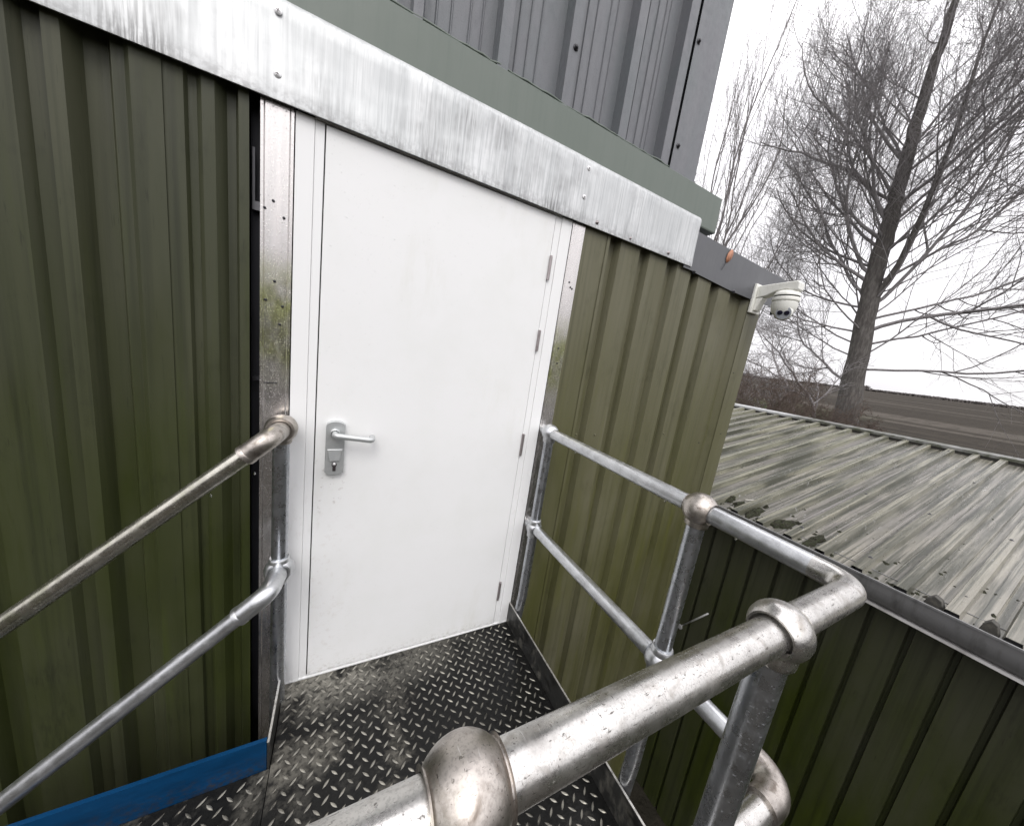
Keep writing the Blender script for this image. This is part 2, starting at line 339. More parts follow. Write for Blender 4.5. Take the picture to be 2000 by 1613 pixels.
# ================================================================ LARGE STRUCTURE
# ---- ground: one rolling sheet, low yard near the buildings and a ploughed rise beyond
def hz(x,y):
    if x<9: return -2.2
    if x<24: t=(x-9)/15; t=t*t*(3-2*t); return -2.2+1.9*t
    if x<300: return -.3+(x-24)*.0345
    return max(-2,-.3+276*.0345-(x-300)*.02)
xs=[-1500,-600,-200,-60,-20,0,6,9,12,15,18,21,24,28,34,42,54,70,90,120,150,190,230,270,300,340,500,800,1500]
ys=[-1500,-700,-300,-150,-80,-40,-20,-10,0,8,16,25,35,50,70,100,150,220,350,700,1500]
V=[];F=[]
for i,x in enumerate(xs):
    for j,y in enumerate(ys):
        h=hz(x,y)
        if x>24: h+=.0035*(x-24)*math.sin(y*.012+.9)*(1 if x<600 else .2)
        V.append((x,y,h))
for i in range(len(xs)-1):
    for j in range(len(ys)-1):
        a=i*len(ys)+j; F.append((a,a+len(ys),a+len(ys)+1,a+1))
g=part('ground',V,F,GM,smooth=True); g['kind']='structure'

# ---- main clad building
B=root('clad_building',(0.9,0,-2.2),'farm building clad in olive and grey ribbed sheets around the white door','building')
def offs(line): return line
def clad(name,line,z0,z1,mt,parent,th=.0012,axis=2):
    v,f=sheet(line,th,2,z0,z1,(0,1)); return part(name,v,f,mt,parent)
# right hand olive sheets
pitch=.2045
def rib_right(xe):   # trough after crest end xe -> next crest start
    return [(xe,0),(xe+.014,.034),(xe+.058,.034),(xe+.074,0)]
l1=[(.944,.03),(.944,0),(1.081,0)]
clad('cladding_sheet',l1,-2.2,2.16,CR,B)
ln=[(1.080,-.0035),(1.097,-.0035)]; x=1.097
ends=[1.302,1.509,1.715,1.908]
ln+= [(1.110,.034),(1.155,.034),(1.171,0)]
for e in ends[:2]: ln+=[(e,0),(e+.014,.034),(e+.066 if e>1.4 else e+.058,.034),(e+.084 if e>1.4 else e+.072,0)]
ln+=[(1.714,0),(1.724,.026)]
clad('cladding_sheet',ln,-2.2,2.155,CR,B)
ln=[(1.7155,-.0015),(1.7285,.034),(1.770,.034),(1.785,0),(1.908,0),(1.922,.034),(1.975,.034),(1.992,0),(2.117,0),(2.131,.034),(2.36,.034),(2.372,0)]
ln[7:]=[(1.992,0),(2.117,0),(2.131,.034),(2.295,.034),(2.332,-.003)]
clad('cladding_sheet',ln,-2.2,2.15,CR,B)
v,f=prism([(2.328,-.006),(2.472,-.006),(2.474,-.004),(2.474,.25),(2.472,.25),(2.472,-.004),(2.328,-.0045)],2,-2.2,2.10)
part('corner_flashing',v,f,CR,B)
# left hand dark green sheets (darker base colour than the right hand ones)
ln=[(-.2635,.02),(-.2635,0),(-.287,0),(-.298,.026),(-.318,.026),(-.338,0),(-.365,0),(-.378,.013),(-.396,.013),(-.401,0),(-.441,0)]
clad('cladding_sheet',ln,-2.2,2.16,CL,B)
ln=[(-.4405,-.003),(-.499,-.003),(-.512,.010),(-.536,.012),(-.548,.034),(-.592,.036),(-.611,-.001),(-.640,-.001)]
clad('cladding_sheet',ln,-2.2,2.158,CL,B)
x=-.6395
k=0
while x>-5.0:
    ln=[(x,-.004 if k else .012)]
    if k==0: ln=[(-.637,.020),(-.676,.016),(-.690,-.004),(-.80,-.004),(-.815,.03),(-.86,.03),(-.875,-.004),(-.99,-.004),(-1.005,.03),(-1.05,.03),(-1.065,-.004),(-1.12,-.004)]; xn=-1.12
    else:
        xn=x-1.0; ln=[(x,-.006),(x-.1,-.006)]
        for j in range(1,5): s=x-j*.2+.05; ln+=[(s,.03),(s-.04,.03),(s-.06,-.004),(s-.15,-.004)]
        ln+= [(xn,-.004)]
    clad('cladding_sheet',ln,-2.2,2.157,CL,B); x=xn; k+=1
# dark cavity behind the gap beside the door, with its rail and stud
v,f=boxvf(-.30,-.16,.10,.115,-2.2,2.3); part('inner_wall',v,f,DC,B)
v,f=boxvf(-.275,-.228,.06,.085,-.2,2.2); part('inner_stud',v,f,DC,B)
v,f=join(boxvf(-.262,-.23,.03,.05,1.76,1.785),boxvf(-.262,-.256,.03,.034,1.785,1.93)); part('inner_rail',v,f,CVR,B)
v,f=join(boxvf(-.262,-.236,.03,.06,1.235,1.25),tube([(-.25,.03,1.24),(-.225,-.004,1.236),(-.19,-.006,1.238)],.0018,6)); part('loose_wire',v,f,DC,B)
# inner back wall so no daylight shows through the building
v,f=boxvf(-5,2.44,.26,.30,-2.2,2.12); part('inner_lining',v,f,DC,B)
# galvanised channels each side of the door
def channel(x0,x1,ribs):
    ln=[(x0,.05),(x0,-.004)]
    for rx in ribs: ln+=[(rx-.002,-.004),(rx,-.0065),(rx+.002,-.004)]
    ln+=[(x1,-.004),(x1,.03)]
    v,f=sheet(ln,.0015,2,-.5,2.15,(0,1)); return part('galvanised_channel',v,f,ZC,B)
channel(-.237,-.1565,[-.228,-.166]); channel(.8745,.943,[.884,])
# door frame
FZ=2.052
fr=root_fr=None
v,f=join(boxvf(-.1535,-.1045,-.003,.06,0,FZ),boxvf(.817,.872,-.003,.06,0,FZ))
v2,f2=join(boxvf(-.1040,-.0785,.0005,.06,0,FZ-.002),boxvf(.786,.8165,.0005,.06,0,FZ-.002),boxvf(-.1045,.817,-.001,.06,2.052,2.10))
fo=part('door_frame',v,f,WF,B,bevel=.0015); part('frame_stop',v2,f2,WF,fo,bevel=.001)
v,f=boxvf(-.153,.871,-.004,.06,-.012,.004); part('threshold',v,f,WF,B,bevel=.001)
# door leaf
v,f=boxvf(-.0745,.7835,-.0015,.043,.012,2.046); D=part('door',v,f,WD,B,bevel=.0015)
# dark rebate behind the leaf edges
v,f=boxvf(-.09,.80,.012,.04,0,2.06); part('door_rebate',v,f,RS,B)
# escutcheon: domed top and bottom plate with a scooped thumb recess
hx,hw,ht,hb=-.0105,.0310,1.100,.918
pl=[]
for i in range(13):
    a=math.pi*i/12; pl.append((hx-hw*math.cos(a),1.097+.019*math.sin(a)))
pl+=[(hx+hw,hb)]
for i in range(9):
    a=math.pi*i/8; pl.append((hx+hw*.86*math.cos(a),hb-.010*math.sin(a)))
pl+=[(hx-hw,hb)]
v,f=prism(pl,1,-.022,-.0015)
esc=part('escutcheon',v,f,HS,D,bevel=.002)
# scooped thumb recess, shown as a sloping inset face with raised lip
v=[(hx-.026,-.0224,1.01),(hx+.026,-.0224,1.01),(hx+.018,-.0224,.962),(hx-.018,-.0224,.962),(hx-.0235,-.0236,1.008),(hx+.0235,-.0236,1.008),(hx+.0155,-.0272,.966),(hx-.0155,-.0272,.966)]
f=[(0,1,5,4),(1,2,6,5),(2,3,7,6),(3,0,4,7),(4,5,6,7)]
part('thumb_scoop',v,f,HS,D,bevel=.0008)
v,f=tube(bend([(-.012,-.02,1.073),(-.012,-.062,1.073),(.112,-.066,1.058),(.112,-.030,1.060)],.016,8),.0105,20); part('lever_handle',v,f,HS,D,True,auto=50)
v,f=lathe([(.016,-.0),(.016,.012),(.013,.014)],(-.012,-.020,1.073),(0,-1,0),24); part('lever_collar',v,f,HS,D,True,auto=30)
v,f=join(lathe([(0,.003),(.0085,.003),(.0085,0)],(hx,-.022,.951),(0,-1,0),20),boxvf(hx-.0052,hx+.0052,-.0248,-.020,.926,.951)); part('lock_cylinder',v,f,LK,D)
v,f=lathe([(0,.0055),(.004,.0055),(.006,.003)],(hx,-.022,.9525),(0,-1,0),16); part('lock_plug',v,f,SZ,D,True)
for z0,z1 in ((1.783,1.885),(1.471,1.566),(.965,1.075),(.155,.262)):
    v,f=join(tube([(.7865,-.006,z0),(.7865,-.006,z1)],.0065,12),boxvf(.787,.797,-.0035,.002,z0+.004,z1-.004)); part('hinge',v,f,HG,D,bevel=.0006)

# streaked galvanised flashing over the door (slightly wavy, rolled top edge)
nx=70; prof=[(.0,2.052),(-.008,2.050),(-.0085,2.055),(-.006,2.10),(-.0055,2.18),(-.006,2.25),(-.0075,2.280),(-.003,2.294),(.004,2.303),(.018,2.309)]
V=[];F=[]
x0,x1=-4.6,1.677
for i in range(nx+1):
    x=x0+(x1-x0)*i/nx
    if i>8: x=-3.0+(x1+3.0)*(i-8)/(nx-8) if i<=nx else x
    for (y,z) in prof:
        wv=.0016*math.sin(x*4.1+z*9)+.0006*math.sin(x*9.7+z*21)
        if z<2.06: wv*=.3
        V.append((x,y-.014+wv,z))
n=len(prof); m0=len(V)
V+=[(a,b+.002,c) for a,b,c in V]
for i in range(nx):
    for j in range(n-1):
        a=i*n+j; F.append((a,a+1,a+n+1,a+n)); F.append((m0+a,m0+a+n,m0+a+n+1,m0+a+1))
for j in range(n-1):
    a=nx*n+j; F.append((a,a+1,m0+a+1,m0+a)); F.append((j+1,j,m0+j,m0+j+1))
for i in range(nx):
    for j in (0,n-1):
        a=i*n+j; F.append((a,a+n,m0+a+n,m0+a) if j==0 else (a+n,a,m0+a,m0+a+n))
ZF=part('galvanised_flashing',V,F,ZS,B,True,auto=25)
# green-grey drip flashing above
ln=[(.045,2.262),(-.008,2.262),(-.010,2.268),(-.006,2.44),(.006,2.450),(.062,2.466)]
V,F=prism(ln+[(.062,2.463),(.008,2.447),(-.004,2.438),(-.0075,2.27),(-.0055,2.265),(.045,2.265)],0,-4.6,1.822)
part('green_drip_flashing',V,F,FG,B)
V,F=prism([(-.0055,2.266),(.05,2.266),(.05,2.455),(.008,2.446)],0,1.80,1.8205); part('flashing_end_cap',V,F,FG,B)
# sealant bead along the top of it
rnd=random.Random(4); pts=[]
x=-4.5
while x<1.60:
    pts.append((x,.006+rnd.uniform(-.002,.002),2.452+rnd.uniform(-.003,.003))); x+=.03
V,F=tube(pts,.0042,6); part('sealant_bead',V,F,FG,B,True)

# grey ribbed upper cladding (crests at y=.02), minor stiffening ribs in the pans
def upper(xa,xb,ribs,stiff,mt=CG):
    ev=[]
    for a,b in ribs: ev.append((a,[(a,.05),(a+.012 if a+.012<b else a,.018),(b-.012,.018),(b,.05)]))
    for s in stiff: ev.append((s,[(s-.004,.05),(s,.0475),(s+.004,.05)]))
    ev.sort(key=lambda e:e[0]); ln=[(xa,.05)]
    for _,p in ev: ln+=p
    ln+=[(xb,.05)]; return ln
k=1.35/1.32
def ug(lst): return [q*k for q in lst]
ribsets=[(.445,.49),(.730,.78),(1.040,1.085),(1.325,1.375)]
def upperseg(xa,xb,ribs,st,lap): 
    ln=[(xa,.06)]
    ev=[]
    for a,b in ribs: ev.append((a,[(a-.003,.06),(a,.004),(b,.004),(b+.012,.06)]))
    for s in st: ev.append((s,[(s-.005,.06),(s-.0015,.054),(s+.0015,.054),(s+.005,.06)]))
    ev.sort(key=lambda e:e[0])
    for _,p in ev: ln+=p
    ln+=[(xb,.06)]
    v,f=sheet([(a,b+lap) for a,b in ln],.0012,2,2.44,6.2,(0,1)); part('upper_cladding_sheet',v,f,CG,B)
upperseg(.655,1.46,[(.728,.770),(1.037,1.082),(1.318,1.370)],[.82,.865,.93,.965,1.13,1.18,1.225,1.25],0)
upperseg(-.10,.66,[(.150,.180),(.444,.487)],[.03,.08,.23,.28,.345,.39,.53,.575,.62],-.002)
xx=-.10
while xx>-4.5:
    upperseg(xx-.9,xx+.005,[(xx-.13,xx-.09),(xx-.43,xx-.39),(xx-.73,xx-.69)],[xx-.25,xx-.3,xx-.55,xx-.6,xx-.85],.001); xx-=.9
v,f=prism([(1.384,.001),(1.578,.001),(1.580,.003),(1.580,.30),(1.578,.30),(1.578,.0025),(1.384,.0025)],2,2.44,6.2); part('upper_corner_flashing',v,f,CG,B)
v,f=boxvf(-4.6,1.58,.30,.34,2.3,6.2); part('upper_lining',v,f,DC,B)
v,f=boxvf(-4.7,1.64,-.05,3.0,6.2,6.3); part('roof_cap',v,f,FD,B)
v,f=join(boxvf(1.57,1.59,.30,3.0,2.1,6.2),boxvf(-4.6,1.57,2.98,3.0,-2.2,6.2),boxvf(-4.6,-4.58,.3,2.98,-2.2,6.2)); part('rear_walls',v,f,CG,B)
# lean-to roof over the right end of the olive wall and its dark verge flashing
V,F=prism([(1.66,2.235),(2.84,2.192),(2.846,2.005),(2.45,2.004),(2.10,2.010),(1.665,2.036)],1,-.012,-.010); vf=(V,F)
V2,F2=prism([(1.66,2.235),(2.84,2.192),(2.838,2.189),(1.66,2.232)],1,-.010,.12)
V3,F3=prism([(2.84,2.192),(2.846,2.005),(2.844,2.005),(2.838,2.19)],1,-.010,.12)
v,f=join(vf,(V2,F2),(V3,F3)); BF=part('verge_flashing',v,f,FD,B)
v,f=prism([(1.59,2.2),(2.84,2.16),(2.84,2.13),(1.59,2.17)],1,.03,3.0); part('lean_to_roof',v,f,FD,B)
v,f=boxvf(1.62,1.72,-.0165,-.0128,2.035,2.052); part('flashing_lap_strip',v,f,FD,B)
v,f=boxvf(2.44,2.452,.25,3.0,-2.2,2.15); part('side_wall',v,f,CR,B)
# screws
def screwmesh(name,mt,r,washer,h=.004):
    v,f=lathe([(0,h+.003),(r*.75,h+.0025),(r,h),(r,.0018),(washer,.0014),(washer,0)],(0,0,0),(0,-1,0),14); return mesh(name,v,f,mt,True)
def philips(name):
    v,f=lathe([(0,.0024),(.0035,.0024),(.0068,.0014),(.0092,.0005),(.0094,0)],(0,0,0),(0,-1,0),18)
    v2,f2=join(lathe([(0,.0006),(.0012,.0007)],(0,0,0),(0,-1,0),18),boxvf(-.004,.004,-.0031,-.001,-.0008,.0008),boxvf(-.0008,.0008,-.0032,-.001,-.004,.004))
    V,F=join((v,f),(v2,f2)); fm=[0]*len(f)+[1]*len(f2)
    return mesh(name,V,F,None,False,fm,[SZ,LK])
PH=philips('pan_head_screw'); HX=screwmesh('hex_screw',HG,.006,.0095,.005); HB=screwmesh('dark_hex_screw',BS,.0075,.012,.008); HZ=screwmesh('rivet',SZ,.0085,.0105,.005)
for x,z in ((-.199,2.261),(-.199,2.113),(.91,2.262),(.91,2.15)): inst('pan_head_screw',PH,(x*.985,-.0225,z),ZF,rot=(0,R(random.Random(x*z).uniform(0,90)),0))
for x,z in ((.988,2.074),(1.20,2.065),(1.477,2.070)): inst('hex_screw',HX,(x,-.021,z),ZF)
for x,z in ((1.716,2.034),(2.116,2.012)): inst('dark_hex_screw',HB,(x,-.0125,z),BF)
for x,z,d in ((.60,2.470,.06),(.757,2.650,.004),(1.402,2.983,.001),(1.410,2.552,.001)): inst('dark_hex_screw',HB,(x,d,z),B)
for x,z,d in ((.905,2.47,.06),(1.205,2.472,.06)): inst('rivet',HZ,(x,d,z),B)
RV=screwmesh('small_rivet',CR,.004,.006,.002); DRV=screwmesh('drill_hole',BS,.0035,.004,.0006)
for x,z in ((1.11,1.075),(1.24,1.075),(1.80,1.09),(1.90,.66)): inst('small_rivet',RV,(x,-.004 if x<1.11 else -.0005,z),B)
for x,z in ((2.36,1.53),(2.40,1.10),(2.24,1.02)): inst('drill_hole',DRV,(x,-.0062 if x>2.33 else .0335,z),B)
for x,z in ((-.226,1.765),(-.205,1.79),(-.178,1.75),(-.20,1.56),(-.222,1.50),(-.178,1.487),(-.185,1.43),(.905,1.80),(.915,1.78),(.925,1.775),(.905,1.50),(.912,1.43)): inst('drill_hole',DRV,(x,-.0045,z),B)

# ---- lower shed on the right: wall, gutter, ribbed roof
N=root('lower_shed',(4.0,-1.0,-2.2),'low shed with ribbed weathered roof and dark green wall behind the guard rail','building')
y=.06
for s in range(8):
    y0=y-.84; ln=[]; yy=y
    ln=[(yy,2.553)]
    for j in range(6):
        c=yy-.14*j; ln+=[(c-.115,2.55),(c-.121,2.582),(c-.135,2.582),(c-.14,2.55)]
    ln=[(b,a) for a,b in ln]
    v,f=sheet(ln,.0015,2,-2.2,.50,(1,0)); part('wall_sheet',v,f,CN,N); y=y0
v,f=boxvf(2.60,2.62,-6.7,3.0,-2.2,.5); part('wall_lining',v,f,DC,N)
v,f=join(boxvf(2.62,8.8,-6.7,-6.68,-2.2,.55),boxvf(2.62,8.8,2.98,3.0,-2.2,.55),boxvf(8.78,8.8,-6.68,2.98,-2.2,.55)); part('far_walls',v,f,CN,N)
EX,EZ,RX,RZ=2.44,.575,5.65,1.112; sl=(RZ-EZ)/(RX-EX)
rp_=.155
def roofsheet(ya,nr,parent,side=0):
    V=[];F=[]; pr=[]
    for j in range(nr):
        c=ya+j*rp_
        pr+=[(c,0),(c+.036,.0),(c+.043,.036),(c+.083,.036),(c+.090,0)]
        pr+=[(c+.12,.0),(c+.124,.0025),(c+.128,0)]
    pr+=[(ya+nr*rp_+.004,.0035)]
    n=len(pr)
    xs_=([EX+(RX-EX)*t for t in (0,.25,.5,.75,1)] if side==0 else [RX+.02,8.86])
    for x in xs_:
        z=EZ+sl*(x-EX) if side==0 else RZ-sl*(x-RX)
        for (yy,h) in pr: V.append((x,yy,z+h))
    m0=len(V); V+=[(a,b,c-.0015) for a,b,c in V]
    for i in range(len(xs_)-1):
        for j in range(n-1):
            a=i*n+j; F.append((a,a+n,a+n+1,a+1)); F.append((m0+a,m0+a+1,m0+a+n+1,m0+a+n))
    for j in range(n-1): F.append((j,j+1,m0+j+1,m0+j))
    part('roof_sheet',V,F,RF,parent)
y=-6.78
while y<3.0: roofsheet(y,6,N); roofsheet(y,6,N,1); y+=6*rp_
rg0=random.Random(9)
RSM=mesh('roof_screw',*lathe([(0,.006),(.005,.006),(.006,.002),(.010,.0018),(.011,0)],(0,0,0),(0,0,1),10),BS,True)
for xr_ in (2.62,3.55,4.55,5.45):
    yy=-6.78+.063
    while yy<2.9:
        if rg0.random()<.85: inst('roof_screw',RSM,(xr_+rg0.uniform(-.015,.015),yy+rg0.uniform(-.005,.005),EZ+sl*(xr_-EX)+.033),N)
        yy+=rp_*2
# ridge flashing with notched dark closure beneath
v,f=prism([(RX-.10,RZ+.014),(RX-.098,RZ+.040),(RX,RZ+.056),(RX+.16,RZ+.03),(RX+.16,RZ+.026),(RX,RZ+.052),(RX-.094,RZ+.036),(RX-.096,RZ+.014)],1,-6.78,3.05); part('ridge_flashing',v,f,RFL,N)
v,f=boxvf(RX-.088,RX-.06,-6.7,3.0,RZ-.02,RZ+.034); part('ridge_closure',v,f,FO,N)
# gutter
gp=[]
for i in range(13):
    a=math.pi+math.pi*i/12; gp.append((2.478+.082*math.cos(a),.598+.128*math.sin(a)))
inn=[(2.478+(p[0]-2.478)*.95,.598+(p[1]-.598)*.965) for p in gp]
poly=[(gp[0][0]-.004,.598),(gp[0][0]-.004,.607),(gp[0][0]+.006,.607)]+inn+gp[::-1]
v,f=prism(poly,1,-6.78,-.015); G_=part('gutter',v,f,GU,N,True,auto=35)
v,f=prism([(2.43,.462),(2.436,.474),(2.545,.474),(2.545,.462)],1,-6.78,-.015); part('gutter_lip',v,f,GL,G_)
for yy in (-1.62,-3.2): 
    v,f=boxvf(2.415,2.56,yy-.012,yy+.012,.596,.602); part('gutter_strap',v,f,GU,G_)
# stay rod sticking out of the shed wall
v,f=tube([(2.56,-.01,-.545),(2.50,-.2,-.24)],.006,8); part('stay_rod',v,f,SZ,N,True)
v,f=lathe([(.0,.0),(.02,0),(.02,.008),(.0,.008)],(2.552,-.01,-.545),(-1,0,0),12); part('rod_washer',v,f,SZ,N)

# ---- steel landing
LD=root('steel_landing',(.35,-.6,-.05),'wet black chequer plate landing at the foot of the white door','landing')
dp=[]
v,f=boxvf(-.1525,.862,-1.22,-.006,-.008,0); d1=part('deck_plate',v,f,DK,LD,bevel=.001)
v,f=boxvf(-.68,-.1545,-1.22,-.296,-.009,-.001); d2=part('deck_plate',v,f,DK,LD,bevel=.001)
def lozenges(xa,xb,ya,yb,z,parent):
    V=[];F=[]; rg=random.Random(3)
    def loz(cx,cy,ang):
        Lh,Wh,h=.0150*rg.uniform(.9,1.05),.0040*rg.uniform(.9,1.1),.0019
        c,s=math.cos(ang),math.sin(ang); n=len(V)
        def q(a,b,zz): V.append((cx+a*c-b*s,cy+a*s+b*c,z+zz))
        for a,b in ((-Lh,0),(-Lh*.45,-Wh*.82),(0,-Wh),(Lh*.45,-Wh*.82),(Lh,0),(Lh*.45,Wh*.82),(0,Wh),(-Lh*.45,Wh*.82)): q(a,b,-.0002)
        for a,b in ((-Lh*.72,0),(0,-Wh*.42),(Lh*.72,0),(0,Wh*.42)): q(a,b,h)
        for t in ((0,1,8),(1,2,9),(1,9,8),(2,3,9),(3,10,9),(3,4,10),(4,5,10),(5,6,11),(5,11,10),(6,7,11),(7,8,11),(7,0,8),(8,9,10,11)): F.append(tuple(n+i for i in t))
    px,py=.0470,.0427
    for i in range(-40,60):
        for j in range(-45,20):
            for kx,ky,an in ((0,0,-R(45)),(.5,.5,R(45))):
                x=.036+(i+kx)*px; yy=-.298+(j+ky)*py
                if xa+.012<x<xb-.012 and ya+.012<yy<yb-.012: loz(x,yy,an+rg.uniform(-.03,.03))
    o=part('raised_pattern',V,F,LZ,parent); o['kind']='stuff'
lozenges(-.1525,.862,-1.22,-.006,0,d1); lozenges(-.68,-.1545,-1.22,-.296,-.001,d2)
v,f=boxvf(.8625,.8685,-1.24,-.004,-.10,.118); kp=part('kick_plate',v,f,KP,LD,bevel=.001)
v,f=boxvf(.8622,.8688,-1.24,-.004,.1182,.1205); part('plate_edge',v,f,KE,kp)
v,f=boxvf(-.1615,-.1555,-.295,-.004,-.10,.108); kp=part('kick_plate',v,f,KP,LD,bevel=.001)
v,f=boxvf(-.1618,-.1552,-.2955,-.004,.1082,.1105); part('plate_edge',v,f,KE,kp)
v,f=join(boxvf(-.1628,-.70,-.295,-.287,-.12,.118)); 
v=[(-.1630 if p[0]>-.3 else -.70,p[1],p[2]) for p in v]
V2,F2=prism([(-.70,.118),(-.70,-.12),(-1.9,-1.21),(-1.9,-.97)],1,-.295,-.287)
v,f=join((v,f),(V2,F2),boxvf(-.70,-.163,-.2875,-.283,.112,.1175)); part('blue_stringer',v,f,BL,LD)
V2,F2=prism([(-.70,.118),(-.70,-.12),(-1.9,-1.21),(-1.9,-.97)],1,-1.23,-1.222); part('blue_stringer',V2,F2,BL,LD)
for i in range(6):
    v,f=boxvf(-.95-.24*i,-.69-.24*i,-1.22,-.298,-.208-.2*i,-.2-.2*i); part('stair_tread',v,f,DK,LD)
v,f=join(boxvf(-.15,.86,-.05,-.01,-.12,-.01),boxvf(-.66,.86,-1.22,-1.18,-.12,-.01),boxvf(.81,.86,-1.18,-.05,-.12,-.01),boxvf(-.66,-.61,-1.18,-.31,-.12,-.01)); part('deck_beam',v,f,KP,LD)
for px_,py_ in ((.82,-1.18),(.82,-.06),(-.62,-1.18)): 
    v,f=boxvf(px_-.035,px_+.035,py_-.035,py_+.035,-2.2,-.12); part('support_leg',v,f,TD,LD)

# ---- tubular guard rail (right side and near side)
PR=.0242
def fitting(c,axis,R_=.0395,hole=.0272,half=.030,sockets=(),mt=TF,parent=None,name='ball_fitting'):
    a0=math.asin(half/R_); prof=[(PR*.98,-half+.012),(hole,-half+.010),(hole,-half),(hole+.003,-half-.0005)]
    for i in range(15):
        a=-a0+2*a0*i/14; prof.append((R_*math.cos(a),R_*math.sin(a)))
    prof+=[(hole+.003,half+.0005),(hole,half),(hole,half-.010),(PR*.98,half-.012)]
    parts=[lathe(prof,c,axis,36)]
    for s in sockets:
        s=Vector(s).normalized()
        parts.append(lathe([(.0325,.012),(.0315,.034),(.0305,.046),(.0285,.0490),(PR,.0485)],c,s,32))
    v,f=join(*parts); return part(name,v,f,mt,parent,True,auto=38)
def solidball(c,R_,sockets,parent,mt=TF,name='ball_fitting'):
    prof=[(R_*math.sin(math.pi*i/24)+1e-5,-R_*math.cos(math.pi*i/24)) for i in range(25)]
    parts=[lathe(prof,c,(0,0,1),36)]
    for s in sockets: parts.append(lathe([(.031,.016),(.0305,.040),(.0285,.0475),(PR,.048)],c,Vector(s).normalized(),32))
    v,f=join(*parts); return part(name,v,f,mt,parent,True,auto=38)
GR=root('guard_rail',(.9,-1.147,-.15),'scratched galvanised tube guard rail round the right and near edges of the landing','railing')
XR,YN,ZT,ZM=.90,-1.147,1.10,.597
Y1,Y2=-.062,-.826
v,f=tube(bend([(XR,-.004,ZT),(XR,YN+.10,ZT)],.01,2),PR,32); v,f=tube([(XR,-.004,ZT),(XR,YN+.07,ZT)],PR,32)
part('top_rail',v,f,TB,GR,True,auto=40)
pth=[(XR,YN+.07,ZT)]+arc((XR,YN,ZT),(XR,YN+.052,ZT),(XR-.052,YN,ZT),12)+[(XR-.2,YN,ZT),(XR-.5,YN,ZT),(.101,YN,ZT)]
v,f=tube(pth,PR,40); part('top_rail',v,f,TO,GR,True,auto=40)
v,f=tube([(XR,-.004,ZM),(XR,YN+.055,ZM)],PR,28); part('mid_rail',v,f,TB,GR,True,auto=40)
v,f=tube([(XR-.05,YN,ZM),(.1,YN,ZM)],PR,28); part('mid_rail',v,f,TO,GR,True,auto=40)
pth=[(XR,YN+.085,ZM)]+arc((XR,YN,ZM),(XR,YN+.055,ZM),(XR-.055,YN,ZM),12)+[(XR-.085,YN,ZM)]
v,f=tube(pth,.0318,32); part('elbow_fitting',v,f,TF,GR,True,auto=40)
for yy,zb in ((Y1,-.16),(Y2,-.16)):
    v,f=tube([(XR,yy,ZT-.03),(XR,yy,ZM+.03)],PR,28); part('post',v,f,TD,GR,True,auto=40)
    # lower length ends in a flattened, slotted palm bolted to the kick plate
    v,f=tube([(XR,yy,ZM-.03),(XR,yy,.20),(XR-.006,yy,.12),(XR-.010,yy,.05),(XR-.010,yy,zb)],[PR,PR,PR*.98,PR*.95,PR*.95],28); po=part('post',v,f,TD,GR,True,auto=40)
    v,f=lathe([(0,.006),(.010,.006),(.010,.0)],(XR+.0135,yy,.03),(1,0,0),6); part('palm_bolt',v,f,SZ,po)
solidball((XR,Y1,ZT),.041,[(0,0,-1)],GR,TB); 
fitting((XR,Y1,ZM),(0,1,0),.0395,.0262,.028,[(0,0,-1),(0,0,1)],TB,GR)
fitting((XR,Y2,ZT),(0,1,0),.0455,.0262,.036,[(0,0,-1)],TF,GR)
fitting((XR,Y2,ZM),(0,1,0),.043,.0262,.034,[(0,0,1),(0,0,-1)],TB,GR)
X3=.603
fitting((X3,YN,ZT),(1,0,0),.0415,.0285,.030,[(0,0,-1)],TO,GR)
v,f=tube([(X3,YN,ZT-.03),(X3,YN,-.05)],PR,32); part('post',v,f,TD,GR,True,auto=40)
fitting((X3,YN,ZM),(1,0,0),.036,.0265,.028,[(0,0,-1),(0,0,1)],TB,GR)
X4=.101
fitting((X4,YN,ZT),(1,0,0),.0405,.0268,.032,[(0,0,-1)],TF,GR)
v,f=tube([(X4,YN,ZT-.03),(X4,YN,-.05)],PR,32); part('post',v,f,TD,GR,True,auto=40)
v,f=tube([(X4-.01,YN,ZT),(-.17,YN,ZT-.0),(-.45,YN,ZT-.03)],PR,40); part('top_rail',v,f,TO,GR,True,auto=40)

# ---- stair handrail on the left
SR=root('stair_handrail',(-.168,Y1,-.25),'weathered tube handrail with elbows sloping down the stair in front of the dark green wall','railing')
XL=-.168
def leftrail(zp,pt_a,pt_b,mt_el,mt_r,ballmt,Rb,zk):
    yr=-.24
    a=Vector((pt_a[0],yr,pt_a[1])); b=Vector((pt_b[0],yr,pt_b[1])); d=(b-a).normalized()
    t=(XL-a.x)/d.x; corner=a+d*t
    el=arc(corner,Vector((XL,yr+.050,zp*.3+corner.z*.7)),corner+d*.042,12)
    st=Vector((XL,Y1-.03,zp))
    v,f=join(tube([st]+el+[corner+d*(.078 if zp>1 else .098)],[.0285]*(len(el)+2),32),lathe([(PR,0),(.0298,.0),(.0298,.010),(.0285,.013)],corner+d*(.080 if zp>1 else .100),-d,32)); part('elbow_fitting',v,f,mt_el,SR,True,auto=40)
    v,f=tube([corner+d*.06,corner+d*1.9],PR*.98,32); part('rail',v,f,mt_r,SR,True,auto=40)
    return corner
leftrail(1.097,(-.219,1.074),(-.680,.653),TF,TL,TF,.04,0)
leftrail(.575,(-.238,.562),(-.725,.138),TB,TB,TB,.04,0)
fitting((XL,Y1,1.097),(0,1,0),.047,.0308,.026,[(0,0,-1)],TF,SR)
fitting((XL,Y1,.575),(0,1,0),.046,.0308,.028,[(0,0,-1),(0,0,1)],TB,SR)
